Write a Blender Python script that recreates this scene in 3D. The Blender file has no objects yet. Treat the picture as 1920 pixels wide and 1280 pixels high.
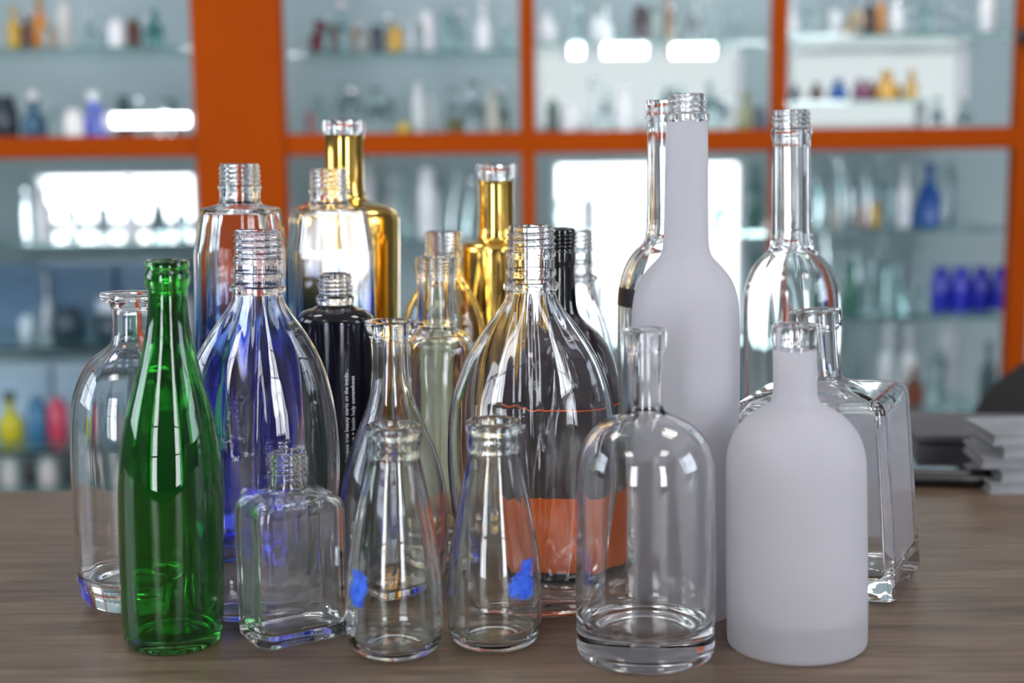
import bpy, math, random
import numpy as np
from mathutils import Vector, Matrix
random.seed(7)
PI = math.pi
C = bpy.context.scene.collection
sc = bpy.context.scene

# ------------------------------------------------------------------ camera
TABLE_Z = 0.75
EYE = 0.30                      # eye height above the table top
F_PX = 2667.0                   # 50 mm lens on a 36 mm sensor, 1920 px wide
PITCH = math.atan((640 - 250) / F_PX)
ROLL = math.radians(0.6)
cam_data = bpy.data.cameras.new('camera'); cam = bpy.data.objects.new('camera', cam_data); C.objects.link(cam)
cam_data.lens = 50.0; cam_data.sensor_width = 36.0
cam_data.clip_start = 0.05; cam_data.clip_end = 40
cam_data.dof.use_dof = True
cam_data.dof.focus_distance = 0.90
cam_data.dof.aperture_fstop = 3.9
CAM = Vector((0, 0, TABLE_Z + EYE))
fwd = Vector((0, math.cos(PITCH), -math.sin(PITCH)))
up0 = Vector((0, math.sin(PITCH), math.cos(PITCH)))
rt = Vector((math.cos(ROLL), 0, 0)) - up0 * math.sin(ROLL)
up = up0 * math.cos(ROLL) + Vector((math.sin(ROLL), 0, 0))
m = Matrix((rt, up, -fwd)).transposed().to_4x4(); m.translation = CAM
cam.matrix_world = m
sc.camera = cam

# ------------------------------------------------------------------ render look
sc.view_settings.view_transform = 'Standard'; sc.view_settings.look = 'None'
sc.view_settings.gamma = 1.0; sc.view_settings.use_curve_mapping = False
sc.view_settings.exposure = 1.1
cy = sc.cycles
cy.max_bounces = 24; cy.transmission_bounces = 24; cy.glossy_bounces = 8; cy.diffuse_bounces = 3
cy.transparent_max_bounces = 8; cy.sample_clamp_indirect = 6.0; cy.sample_clamp_direct = 0
cy.blur_glossy = 0.3; cy.use_denoising = True
cy.caustics_reflective = True; cy.caustics_refractive = True
w = bpy.data.worlds.new('world'); sc.world = w; w.use_nodes = True
w.node_tree.nodes['Background'].inputs[0].default_value = (0.75, 0.85, 1.0, 1)
w.node_tree.nodes['Background'].inputs[1].default_value = 0.6

FRONT_WINDOW = 8.5        # the tall windows behind the camera
ADDED_SIDE_WINDOW = 4.0         # added windows in the side walls, out of view
REAR_WINDOW = 2.2         # the windows behind the cabinets
ADDED_CEILING_LAMP = 5.0  # added ceiling panels, unseen top light
TUBE_GLOW = 6.0

# ------------------------------------------------------------------ helpers
def ray(px, py):
    return (fwd + rt * ((px - 960) / F_PX) + up * ((640 - py) / F_PX))
def on_table(px, py, z=TABLE_Z):
    d = ray(px, py); t = (z - CAM.z) / d.z
    return CAM + d * t
def at(px, py, Y):
    d = ray(px, py); return CAM + d * (Y / d.y)
def s2l(c):
    return tuple(((v / 255) / 12.92 if v / 255 <= 0.04045 else ((v / 255 + 0.055) / 1.055) ** 2.4) for v in c) + (1.0,)

def tag(o, label, cat, group=None, kind=None):
    if label: o['label'] = label
    if cat: o['category'] = cat
    if group: o['group'] = group
    if kind: o['kind'] = kind
    return o
def thing(name, label, cat, loc, rz=0, group=None):
    o = bpy.data.objects.new(name, None); C.objects.link(o)
    o.location = loc; o.rotation_euler = (0, 0, rz); o.empty_display_size = 0.02
    return tag(o, label, cat, group)
def link_mesh(name, me, mat, parent=None, smooth=False):
    if smooth: me.polygons.foreach_set('use_smooth', [True] * len(me.polygons))
    o = bpy.data.objects.new(name, me); C.objects.link(o)
    if mat: me.materials.append(mat)
    if parent: o.parent = parent
    return o
class MB:
    def __init__(s): s.v = []; s.f = []
    def box(s, x0, y0, z0, x1, y1, z1, bev=0):
        n = len(s.v)
        if bev <= 0:
            s.v += [(x, y, z) for z in (z0, z1) for y in (y0, y1) for x in (x0, x1)]
            s.f += [tuple(n + i for i in q) for q in ((0, 2, 3, 1), (4, 5, 7, 6), (0, 1, 5, 4), (1, 3, 7, 5), (3, 2, 6, 7), (2, 0, 4, 6))]
        else:
            import bmesh
            bm = bmesh.new(); bmesh.ops.create_cube(bm, size=1)
            for v in bm.verts:
                v.co = Vector(((x0 + x1) / 2 + v.co.x * (x1 - x0), (y0 + y1) / 2 + v.co.y * (y1 - y0), (z0 + z1) / 2 + v.co.z * (z1 - z0)))
            bmesh.ops.bevel(bm, geom=bm.edges[:], offset=bev, segments=2, affect='EDGES', profile=0.5)
            bm.verts.index_update()
            s.v += [tuple(v.co) for v in bm.verts]; s.f += [tuple(n + v.index for v in f.verts) for f in bm.faces]
            bm.free()
        return s
    def build(s, name, mat, parent=None, smooth=False):
        me = bpy.data.meshes.new(name); me.from_pydata(s.v, [], s.f); me.update()
        return link_mesh(name, me, mat, parent, smooth)
def box(name, mat, parent, *a, bev=0):
    return MB().box(*a, bev=bev).build(name, mat, parent)

# ------------------------------------------------------------------ materials
def new_mat(name):
    mt = bpy.data.materials.new(name); mt.use_nodes = True
    return mt, mt.node_tree.nodes, mt.node_tree.links, mt.node_tree.nodes['Principled BSDF']
def plain(name, rgb, rough=0.5, metal=0.0, trans=0.0, ior=1.5, coat=0.0, spec=0.5):
    mt, n, l, b = new_mat(name)
    b.inputs['Base Color'].default_value = s2l(rgb); b.inputs['Roughness'].default_value = rough
    b.inputs['Metallic'].default_value = metal; b.inputs['Transmission Weight'].default_value = trans
    b.inputs['IOR'].default_value = ior; b.inputs['Coat Weight'].default_value = coat
    b.inputs['Specular IOR Level'].default_value = spec
    return mt
def noisy(name, c0, c1, scale=20, rough=0.5, stretch=(1, 1, 1), coat=0.0, bump=0.0, detail=4):
    mt, n, l, b = new_mat(name)
    tc = n.new('ShaderNodeTexCoord'); mp = n.new('ShaderNodeMapping'); mp.inputs['Scale'].default_value = stretch
    nt = n.new('ShaderNodeTexNoise'); nt.inputs['Scale'].default_value = scale; nt.inputs['Detail'].default_value = detail
    cr = n.new('ShaderNodeValToRGB'); cr.color_ramp.elements[0].position = 0.35; cr.color_ramp.elements[1].position = 0.65
    cr.color_ramp.elements[0].color = s2l(c0); cr.color_ramp.elements[1].color = s2l(c1)
    l.new(tc.outputs['Object'], mp.inputs[0]); l.new(mp.outputs[0], nt.inputs[0]); l.new(nt.outputs[0], cr.inputs[0])
    l.new(cr.outputs[0], b.inputs['Base Color']); b.inputs['Roughness'].default_value = rough
    b.inputs['Coat Weight'].default_value = coat
    if bump:
        bp = n.new('ShaderNodeBump'); bp.inputs['Strength'].default_value = bump; bp.inputs['Distance'].default_value = 0.001
        l.new(nt.outputs[0], bp.inputs['Height']); l.new(bp.outputs[0], b.inputs['Normal'])
    return mt
def emit(name, rgb, strength):
    mt, n, l, b = new_mat(name)
    e = n.new('ShaderNodeEmission'); e.inputs[0].default_value = s2l(rgb); e.inputs[1].default_value = strength
    n.remove(b); l.new(e.outputs[0], n['Material Output'].inputs[0]); return mt
def glass(name, rgb=(255, 255, 255), rough=0.0, ior=1.5, wob=0.0, tint=None, dens=0.0, coatcol=None):
    """clear glass; optional absorption in the wall, faint mould waviness as bump"""
    mt, n, l, b = new_mat(name)
    b.inputs['Base Color'].default_value = s2l(rgb); b.inputs['Roughness'].default_value = rough
    b.inputs['Transmission Weight'].default_value = 1.0; b.inputs['IOR'].default_value = ior
    if wob:
        tc = n.new('ShaderNodeTexCoord'); mp = n.new('ShaderNodeMapping'); mp.inputs['Scale'].default_value = (1, 1, 0.35)
        nt = n.new('ShaderNodeTexNoise'); nt.inputs['Scale'].default_value = 55; nt.inputs['Detail'].default_value = 1.5
        bp = n.new('ShaderNodeBump'); bp.inputs['Strength'].default_value = wob; bp.inputs['Distance'].default_value = 0.0015
        l.new(tc.outputs['Object'], mp.inputs[0]); l.new(mp.outputs[0], nt.inputs[0])
        l.new(nt.outputs[0], bp.inputs['Height']); l.new(bp.outputs[0], b.inputs['Normal'])
    if tint:
        va = n.new('ShaderNodeVolumeAbsorption'); va.inputs[0].default_value = s2l(tint); va.inputs[1].default_value = dens
        l.new(va.outputs[0], n['Material Output'].inputs['Volume'])
    return mt
M = {}
M['clear'] = glass('clear_glass', (252, 252, 252), wob=0.12)
M['clear_smooth'] = glass('smooth_clear_glass', (253, 253, 253), wob=0.03)
M['milk'] = glass('milk_bottle_glass', (250, 253, 252), wob=0.15)
M['plastic'] = glass('clear_plastic', (250, 250, 252), wob=0.30, ior=1.46)
M['green'] = glass('green_glass', (98, 192, 102), wob=0.12)
M['amber'] = glass('pale_amber_glass', (254, 246, 214), wob=0.2)  # gold tint painted in for reflections of the gold bottles
M['gold'] = plain('gold_mirror_coat', (240, 194, 100), 0.07, 1.0)
M['black'] = noisy('black_bottle_gloss', (44, 31, 36), (50, 36, 41), 8, 0.12, coat=0.5)
M['black_neck'] = plain('black_glass_gloss', (10, 10, 12), 0.1, coat=0.4)
M['navy'] = plain('navy_bottle_lacquer', (10, 9, 26), 0.12, spec=0.3)
M['orange_label'] = noisy('orange_label_paper', (232, 98, 0), (238, 106, 8), 40, 0.6); M['orange_label'].node_tree.nodes['Principled BSDF'].inputs['Specular IOR Level'].default_value = 0.1
M['white_ink'] = plain('white_ink', (225, 225, 228), 0.5)
M['blue_ink'] = noisy('blue_ink', (28, 74, 200), (60, 110, 225), 200, 0.4)
M['dark_label'] = plain('dark_label_paper', (30, 32, 42), 0.5)

def frosted():
    mt, n, l, b = new_mat('frosted_glass')
    b.inputs['Base Color'].default_value = s2l((240, 239, 242)); b.inputs['Roughness'].default_value = 0.55
    b.inputs['Transmission Weight'].default_value = 1.0; b.inputs['IOR'].default_value = 1.3
    d = n.new('ShaderNodeBsdfDiffuse'); d.inputs[0].default_value = s2l((222, 220, 224))
    t = n.new('ShaderNodeBsdfTranslucent'); t.inputs[0].default_value = s2l((240, 239, 242))
    m1 = n.new('ShaderNodeMixShader'); m1.inputs[0].default_value = 0.45
    m2 = n.new('ShaderNodeMixShader'); m2.inputs[0].default_value = 0.45
    l.new(d.outputs[0], m1.inputs[1]); l.new(t.outputs[0], m1.inputs[2])
    l.new(m1.outputs[0], m2.inputs[1]); l.new(b.outputs[0], m2.inputs[2])
    l.new(m2.outputs[0], n['Material Output'].inputs[0])
    return mt
M['frost'] = frosted()
def milky(fac):
    """inner face of a bottle with a thin whitish bloom on the clear glass"""
    k = 'milky%g' % fac
    if k in M: return M[k]
    mt, n, l, b = new_mat('bloomed_inner_glass')  # white mixed in for the pale backdrop seen in the glass
    b.inputs['Base Color'].default_value = (.98, .98, .98, 1); b.inputs['Roughness'].default_value = 0.0
    b.inputs['Transmission Weight'].default_value = 1.0; b.inputs['IOR'].default_value = 1.5
    d = n.new('ShaderNodeBsdfDiffuse'); d.inputs[0].default_value = s2l((246, 243, 252))
    t = n.new('ShaderNodeBsdfTranslucent'); t.inputs[0].default_value = s2l((246, 243, 252))
    m1 = n.new('ShaderNodeMixShader'); m1.inputs[0].default_value = 0.5
    m2 = n.new('ShaderNodeMixShader'); m2.inputs[0].default_value = fac
    l.new(d.outputs[0], m1.inputs[1]); l.new(t.outputs[0], m1.inputs[2])
    l.new(b.outputs[0], m2.inputs[1]); l.new(m1.outputs[0], m2.inputs[2])
    l.new(m2.outputs[0], n['Material Output'].inputs[0]); M[k] = mt
    return mt

def blue_fade(z0, z1):
    """clear glass with a sprayed blue lacquer that fades out upwards (object z, metres)"""
    mt, n, l, b = new_mat('blue_fade_glass')
    b.inputs['Transmission Weight'].default_value = 1.0; b.inputs['Roughness'].default_value = 0.02; b.inputs['IOR'].default_value = 1.5
    tc = n.new('ShaderNodeTexCoord'); sp = n.new('ShaderNodeSeparateXYZ'); mr = n.new('ShaderNodeMapRange')
    mr.inputs['From Min'].default_value = z0; mr.inputs['From Max'].default_value = z1
    cr = n.new('ShaderNodeValToRGB'); e = cr.color_ramp.elements
    e[0].position = 0; e[0].color = s2l((70, 92, 248)); e[1].position = 1; e[1].color = s2l((250, 250, 253))
    k = cr.color_ramp.elements.new(0.45); k.color = s2l((130, 184, 252))
    l.new(tc.outputs['Object'], sp.inputs[0]); l.new(sp.outputs[2], mr.inputs[0]); l.new(mr.outputs[0], cr.inputs[0])
    l.new(cr.outputs[0], b.inputs['Base Color']); return mt

def wood():
    mt, n, l, b = new_mat('brown_wood_laminate')
    tc = n.new('ShaderNodeTexCoord'); mp = n.new('ShaderNodeMapping'); mp.inputs['Scale'].default_value = (1.2, 16, 1)
    nt = n.new('ShaderNodeTexNoise'); nt.inputs['Scale'].default_value = 9; nt.inputs['Detail'].default_value = 8; nt.inputs['Roughness'].default_value = 0.65
    cr = n.new('ShaderNodeValToRGB'); e = cr.color_ramp.elements
    e[0].position = 0.3; e[0].color = s2l((84, 67, 53)); e[1].position = 0.72; e[1].color = s2l((138, 116, 96))
    mp2 = n.new('ShaderNodeMapping'); mp2.inputs['Scale'].default_value = (0.8, 3.0, 1)
    wv = n.new('ShaderNodeTexNoise'); wv.inputs['Scale'].default_value = 5; wv.inputs['Detail'].default_value = 3; wv.inputs['Distortion'].default_value = 1.2
    mx = n.new('ShaderNodeMix'); mx.data_type = 'RGBA'; mx.blend_type = 'MULTIPLY'; mx.inputs[0].default_value = 0.6
    cr2 = n.new('ShaderNodeValToRGB'); cr2.color_ramp.elements[0].color = (0.55, 0.52, 0.5, 1); cr2.color_ramp.elements[0].position = 0.35; cr2.color_ramp.elements[1].position = 0.65
    l.new(tc.outputs['Object'], mp.inputs[0]); l.new(mp.outputs[0], nt.inputs[0]); l.new(nt.outputs[0], cr.inputs[0])
    l.new(tc.outputs['Object'], mp2.inputs[0]); l.new(mp2.outputs[0], wv.inputs[0]); l.new(wv.outputs[0], cr2.inputs[0])
    l.new(cr.outputs[0], mx.inputs[6]); l.new(cr2.outputs[0], mx.inputs[7]); l.new(mx.outputs[2], b.inputs['Base Color'])
    b.inputs['Roughness'].default_value = 0.38
    bp = n.new('ShaderNodeBump'); bp.inputs['Strength'].default_value = 0.12; bp.inputs['Distance'].default_value = 0.0006
    l.new(nt.outputs[0], bp.inputs['Height']); l.new(bp.outputs[0], b.inputs['Normal'])
    return mt
M['wood'] = wood()
M['orange'] = noisy('orange_paint', (160, 64, 0), (167, 68, 0), 3, 0.6); M['orange'].node_tree.nodes['Principled BSDF'].inputs['Specular IOR Level'].default_value = 0.06
M['wall'] = noisy('pale_wall_paint', (176, 186, 188), (184, 193, 194), 2, 0.8)
M['side'] = noisy('grey_wall_paint', (104, 104, 106), (112, 112, 114), 2, 0.8)
M['rearwall'] = noisy('pale_teal_wall_paint', (156, 175, 180), (166, 184, 188), 2, 0.7)
M['ceiling'] = noisy('ceiling_paint', (205, 205, 205), (212, 212, 212), 3, 0.9)
M['floor'] = noisy('grey_floor_tile', (86, 83, 80), (98, 95, 90), 4, 0.5)
M['frame'] = plain('window_frame_paint', (70, 72, 78), 0.5)
M['shelf'] = glass('teal_shelf_glass', (205, 235, 230))
M['white'] = plain('white_plastic', (228, 230, 232), 0.5)
M['pane_front'] = emit('daylight_pane', (244, 248, 255), FRONT_WINDOW)
M['pane_side'] = emit('daylight_side_pane', (226, 238, 255), ADDED_SIDE_WINDOW)  # glow of the added side windows
M['pane_rear'] = emit('daylight_rear_pane', (240, 248, 255), REAR_WINDOW)
M['pane_dim'] = emit('hazy_rear_pane', (228, 240, 242), .42)  # faint glow added to brighten the upper bays
M['lamp'] = emit('ceiling_lamp_diffuser', (255, 250, 244), ADDED_CEILING_LAMP)
M['tube'] = emit('lit_tube', (240, 250, 255), TUBE_GLOW)

# ------------------------------------------------------------------ the room
X0, X1, Y0, Y1, ZC = -2.6, 2.6, -2.3, 3.15, 2.8
def struct(name, mat, *a, bev=0):
    o = box(name, mat, None, *a, bev=bev); o['kind'] = 'structure'; return o
struct('floor', M['floor'], X0 - .1, Y0 - .1, -.1, X1 + .1, Y1 + .3, 0)
struct('ceiling', M['ceiling'], X0 - .1, Y0 - .1, ZC, X1 + .1, Y1 + .3, ZC + .1)
def holed_wall(name, mat, axis, pos0, pos1, lo, hi, holes):
    """wall with rectangular openings; axis 'y': spans x, axis 'x': spans y"""
    mb = MB()
    def bx(a0, z0, a1, z1):
        if a1 - a0 < 1e-4 or z1 - z0 < 1e-4: return
        if axis == 'y': mb.box(a0, pos0, z0, a1, pos1, z1)
        else: mb.box(pos0, a0, z0, pos1, a1, z1)
    cur = lo
    for (a0, z0, a1, z1) in sorted(holes):
        bx(cur, 0, a0, ZC); bx(a0, 0, a1, z0); bx(a0, z1, a1, ZC); cur = a1
    bx(cur, 0, hi, ZC)
    o = mb.build(name, mat); o['kind'] = 'structure'; return o
def window(n_, axis, pos, a0, z0, a1, z1, pane, frame, cols=2, rows=3, t=0.035, inward=1):
    root = bpy.data.objects.new('window_%d' % n_, None); C.objects.link(root); root['kind'] = 'structure'
    fr = MB(); pn = MB()
    def bx(mb, u0, w0, u1, w1, d0, d1):
        p0, p1 = sorted((pos + d0 * inward, pos + d1 * inward))
        if axis == 'y': mb.box(u0, p0, w0, u1, p1, w1)
        else: mb.box(p0, u0, w0, p1, u1, w1)
    bx(fr, a0, z0, a0 + t, z1, -.03, .02); bx(fr, a1 - t, z0, a1, z1, -.03, .02)
    bx(fr, a0 + t, z0, a1 - t, z0 + t, -.03, .02); bx(fr, a0 + t, z1 - t, a1 - t, z1, -.03, .02)
    for i in range(1, cols):
        u = a0 + (a1 - a0) * i / cols; bx(fr, u - t * .4, z0 + t, u + t * .4, z1 - t, -.02, .015)
    for i in range(1, rows):
        v = z0 + (z1 - z0) * i / rows; bx(fr, a0 + t, v - t * .4, a1 - t, v + t * .4, -.019, .014)
    bx(pn, a0, z0, a1, z1, -.05, -.04)
    fr.build('window_frame', frame, root); pn.build('window_pane', pane, root)
    return root
# tall windows behind the camera
FW = [(-1.75, .35, -1.05, 2.35), (1.15, .35, 1.85, 2.35)]
holed_wall('wall_front', M['side'], 'y', Y0 - .1, Y0, X0, X1, FW)
for i, (a, b_, c, d) in enumerate(FW): window(i + 1, 'y', Y0 - .03, a, b_, c, d, M['pane_front'], M['frame'], 2, 3)
SW = [(0.1, 1.0, 1.5, 2.3)]  # added window out of view, gives cool light from the left
holed_wall('wall_left', M['side'], 'x', X0 - .1, X0, Y0, Y1 + .1, SW)
for i, (a, b_, c, d) in enumerate(SW): window(3 + i, 'x', X0 - .03, a, b_, c, d, M['pane_side'], M['frame'], 3, 2)
holed_wall('wall_right', M['side'], 'x', X1, X1 + .1, Y0, Y1 + .1, [(-.3, 1.0, .8, 2.3)])
window(6, 'x', X1 + .03, -.3, 1.0, .8, 2.3, M['pane_side'], M['frame'], 3, 2, inward=-1)  # added window out of view, brightens the glass edges
# windows and added glow panels of the rear wall, behind the cabinets
RY = 3.15
def rz(px, py): p = at(px, py, RY); return p.x, p.z
p1 = rz(1035, 300); p2 = rz(1392, 640)
q1 = rz(58, 322); q2 = rz(372, 425)
RW = [(q1[0], q2[1], q2[0], q1[1]), (p1[0], p2[1], p2[0], p1[1])]
u1 = rz(1004, 92); u2 = rz(1392, 236); w1 = rz(1480, 92); w2 = rz(1815, 240)  # openings for the two added glow panels
RW += [(u1[0], u2[1], u2[0], u1[1]), (w1[0], w2[1], w2[0], w1[1])]
def merged_rear():
    # two columns of openings in one wall: build strip by strip
    mb = MB(); xs = sorted({X0, X1, *[q[0] for q in RW], *[q[2] for q in RW]}); zs_ = sorted({0, ZC, *[q[1] for q in RW], *[q[3] for q in RW]})
    for i in range(len(xs) - 1):
        lo = None; a, b_ = xs[i], xs[i + 1]; zrun = 0; zz = 0
        ops = sorted((q[1], q[3]) for q in RW if q[0] < (a + b_) / 2 < q[2])
        cur = 0
        for z0_, z1_ in ops: mb.box(a, RY, cur, b_, RY + .1, z0_); cur = z1_
        mb.box(a, RY, cur, b_, RY + .1, ZC)
    o = mb.build('wall_back', M['rearwall']); o['kind'] = 'structure'
merged_rear()
0 and holed_wall('wall_back', M['rearwall'], 'y', RY, RY + .1, X0, X1, RW)
window(4, 'y', RY + .03, *RW[0], M['pane_rear'], M['white'], 1, 1, t=.012, inward=-1)
window(5, 'y', RY + .03, *RW[1], M['pane_rear'], M['white'], 1, 1, t=.012, inward=-1)
window(7, 'y', RY + .03, *RW[2], M['pane_dim'], M['white'], 1, 1, t=.012, inward=-1)  # added glow panel brightening the upper middle bay
window(8, 'y', RY + .03, *RW[3], M['pane_dim'], M['white'], 1, 1, t=.012, inward=-1)  # added glow panel brightening the upper right bay
for i, (x, y) in enumerate([(-1.2, -.6), (1.2, -.6), (-1.1, 1.6), (1.1, 1.6)]):  # panels added out of view for top light
    t = thing('ceiling_light', ['square ceiling light panel near the left window behind the camera', 'square ceiling light panel near the right window behind the camera',
              'square ceiling light panel above the table, on the left', 'square ceiling light panel above the table, on the right'][i], 'light', (x, y, ZC))
    box('light_frame', M['white'], t, -.32, -.32, -.03, .32, .32, 0); box('diffuser', M['lamp'], t, -.29, -.29, -.036, .29, .29, -.031)

# ------------------------------------------------------------------ table
tb = thing('table', 'brown wood-grain laminate table top carrying all the sharp bottles', 'table', (0, .78, 0))
TY0, TY1 = .30 - .78, on_table(700, 912).y - .78
box('tabletop', M['wood'], tb, -1.15, TY0, TABLE_Z - .035, 1.15, TY1, TABLE_Z, bev=.003)
for x in (-1.1, 1.05):
    for y in (TY0 + .03, TY1 - .08):
        box('leg', M['frame'], tb, x, y, 0, x + .05, y + .05, TABLE_Z - .035)

# ------------------------------------------------------------------ bottle builder
def fillet(pts, n=6):
    """pts: (z, r, rad) -> rounded polyline; rad None = smooth spline corner"""
    P = [np.array(p[:2], float) for p in pts]; out = [P[0]]
    for i in range(1, len(P) - 1):
        a, b, c = P[i - 1], P[i], P[i + 1]; rad = pts[i][2]
        la, lc = np.linalg.norm(a - b), np.linalg.norm(c - b)
        lim = 0.5
        da = la * lim if rad is None else min(rad, la * lim); dc = lc * lim if rad is None else min(rad, lc * lim)
        p, q = b + (a - b) / max(la, 1e-9) * da, b + (c - b) / max(lc, 1e-9) * dc
        for k in range(n + 1):
            t = k / n; out.append((1 - t) ** 2 * p + 2 * t * (1 - t) * b + t * t * q)
    out.append(P[-1])
    res = [out[0]]
    for p in out[1:]:
        if np.linalg.norm(p - res[-1]) > 5e-5: res.append(p)
    return res
def densify(pl, step):
    out = [pl[0]]
    for p in pl[1:]:
        d = np.linalg.norm(p - out[-1]); k = max(1, int(math.ceil(d / step))); a = out[-1]
        for i in range(1, k + 1): out.append(a + (p - a) * i / k)
    return out
def section(th, a, b, c):
    """radius along direction th of a rounded rectangle half sizes a,b corner radius c (c==a==b: circle); numpy"""
    c = min(c, a, b)
    ct, st = np.abs(np.cos(th)), np.abs(np.sin(th))
    if c >= min(a, b) - 1e-7 and abs(a - b) < 1e-6: return np.full_like(th, a)
    if c < 0:  return a * b / np.sqrt((b * ct) ** 2 + (a * st) ** 2)
    r = np.minimum(a / np.maximum(ct, 1e-9), b / np.maximum(st, 1e-9))
    x, y = r * ct, r * st
    cx, cyy = a - c, b - c
    # inside the corner square -> intersect with the arc
    k = (x > cx) & (y > cyy)
    B = ct * cx + st * cyy; disc = B * B - (cx * cx + cyy * cyy - c * c)
    rr = B + np.sqrt(np.maximum(disc, 0))
    return np.where(k, rr, r)
def make_part(name, rings, mat, parent, closed_bottom=False, cap_end=False):
    """rings: list of (N,3) arrays"""
    N = len(rings[0]); V = np.concatenate(rings); nR = len(rings)
    verts = V.tolist(); faces = []
    for i in range(nR - 1):
        b0, b1 = i * N, (i + 1) * N
        for j in range(N):
            k = (j + 1) % N; faces.append((b0 + j, b0 + k, b1 + k, b1 + j))
    me = bpy.data.meshes.new(name); me.from_pydata(verts, [], faces); me.update()
    return link_mesh(name, me, mat, parent, True)

REG = []
def bottle(name, label, cat, xc, ybot, prof, neck_y, mouth_y, wall=3.0, floor=6.0, mats=None, flat=None, box_c=None,
           shape='round', rot=0.0, thread=None, lean_x=None, amp=0.25, seg=128, bore=None, punt=2.0, fwd_shift=0.0, dist=None,
           neck_name='neck', mouth_name='threaded_mouth', group=None, opaque=False, seed=0, csharp=0, haze=0.0):
    """prof: photo measurements top to bottom (y_px, half_width_px[, corner_mm]) of the outline;
    neck_y / mouth_y: where body meets neck and neck meets mouth; wall, floor in mm."""
    hwB = max(p[1] for p in prof[-3:])
    if dist is None:
        pf = on_table(xc, ybot)
        hd = Vector((pf.x, pf.y, 0)).normalized()
        depth = (pf - CAM).dot(fwd)
        rb = hwB * depth / F_PX
        kf = 1.0 if flat is None else flat
        ctr = pf + hd * rb * kf
    else:
        p = at(xc, 900, dist); ctr = Vector((p.x, dist, TABLE_Z))
        ctr = Vector((p.x, p.y, TABLE_Z))
        for _ in range(6):   # keep the photo column at the foot of the bottle
            d_ = ctr - CAM; xx = d_.dot(rt) / d_.dot(fwd) * F_PX + 960
            ctr.x += (xc - xx) * d_.dot(fwd) / F_PX
    ctr.z = TABLE_Z
    hd = Vector((ctr.x, ctr.y, 0)).normalized(); D = ctr.xy.length
    def conv(y, hw):
        # height where the line of sight crosses the vertical plane through the axis
        d_ = ctr - CAM; x0 = d_.dot(rt) / d_.dot(fwd) * F_PX + 960
        r_ = ray(x0 if lean_x is None else x0 + (lean_x - x0) * min(1, max(0, (ybot - y) / (ybot - prof[0][0]))), y)
        t_ = D / Vector((r_.x, r_.y, 0)).dot(hd)
        P = CAM + r_ * t_
        return P.z - TABLE_Z, hw * (P - CAM).dot(fwd) / F_PX
    cp = []
    for p in prof:
        z, r = conv(p[0], p[1]); cp.append((z, r, (p[2] / 1000 if len(p) > 2 and p[2] is not None else None)))
    # last control point sits on the table
    zl, rl, rdl = cp[-1]
    H = cp[0][0]; cp = cp[:-1] + [(0.0, rl, rdl)]
    zn, rn = conv(neck_y, 1)[0], None
    zm = conv(mouth_y, 1)[0]
    # outer outline, from the lip down to the foot and under it
    top_r = cp[0][1]
    out = [(H, top_r - .0012, 0)] + [(H - .0002, top_r, .0008)] + cp[1:]
    out = [(a, b, c) for a, b, c in out]
    foot = out[-1]
    out[-1] = (0.0, foot[1] * (1.0 if foot[2] is not None else .97), foot[2] if foot[2] is not None else .004)
    fr_ = out[-1][1]
    out += [(0.0, fr_ * .80, .004), (punt / 1000, fr_ * .55, .01), (punt / 1000, .0004, 0)]
    O = densify(fillet(out, 5), .006)
    # neck radius
    near = [c for c in cp if zn - .001 <= c[0] <= zm + .002]
    rn = min([c[1] for c in cp if c[0] >= zn - .004] or [top_r])
    bo = (rn - wall / 1000 * .9) if bore is None else bore / 1000
    # inner outline by offsetting the control points
    wl = wall / 1000; body = [c for c in cp if c[0] < zn - .0005]
    pts2 = [(zn, rn)] + [(c[0], c[1]) for c in body]
    inn = [(H, bo + .0008, 0), (H - .0006, bo, .0006), (zn, bo, .012)]
    fz = floor / 1000
    for i in range(1, len(pts2)):
        a = np.array(pts2[i - 1]); b = np.array(pts2[i]); c = np.array(pts2[i + 1]) if i + 1 < len(pts2) else np.array((-1, pts2[i][1]))
        t1 = (b - a) / max(np.linalg.norm(b - a), 1e-9); t2 = (c - b) / max(np.linalg.norm(c - b), 1e-9)
        n1 = np.array((-t1[1], t1[0])); n2 = np.array((-t2[1], t2[0]))   # travelling down: inward = (-dr, dz) rotated
        # for t=(dz,dr) going down dz<0 ; inward normal must have negative r
        n1 = n1 if n1[1] < 0 else -n1; n2 = n2 if n2[1] < 0 else -n2
        nn = n1 + n2; nn = nn / max(np.linalg.norm(nn), 1e-9); s = wl / max(0.5, nn.dot(n1))
        q = b + nn * s
        if q[0] > fz + .002 and q[1] > bo and q[0] < inn[-1][0] - .0005: inn.append((q[0], max(q[1], bo), cp and body[i - 1][2]))
    rlast = inn[-1][1]
    inn += [(fz, rlast * .985, .008), (fz + punt / 1000 * .7, .0004, 0)]
    I = densify(fillet(inn, 5), .006)
    # section parameters
    A = max(c[1] for c in cp)
    rngseed = np.random.RandomState(seed + int(xc)); ph = rngseed.rand(8) * 2 * PI
    if shape == 'box':
        base = np.linspace(0, 2 * PI, seg, endpoint=False)
        kb = flat if flat else 1.0
        ca = math.atan2(kb, 1)
        ex = np.concatenate([np.linspace(q - .11, q + .11, 13) for q in (ca, PI - ca, PI + ca, 2 * PI - ca)])
        TH = np.unique(np.round(np.mod(np.concatenate([base, ex]), 2 * PI), 4))
    else:
        TH = np.linspace(0, 2 * PI, seg, endpoint=False)
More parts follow.
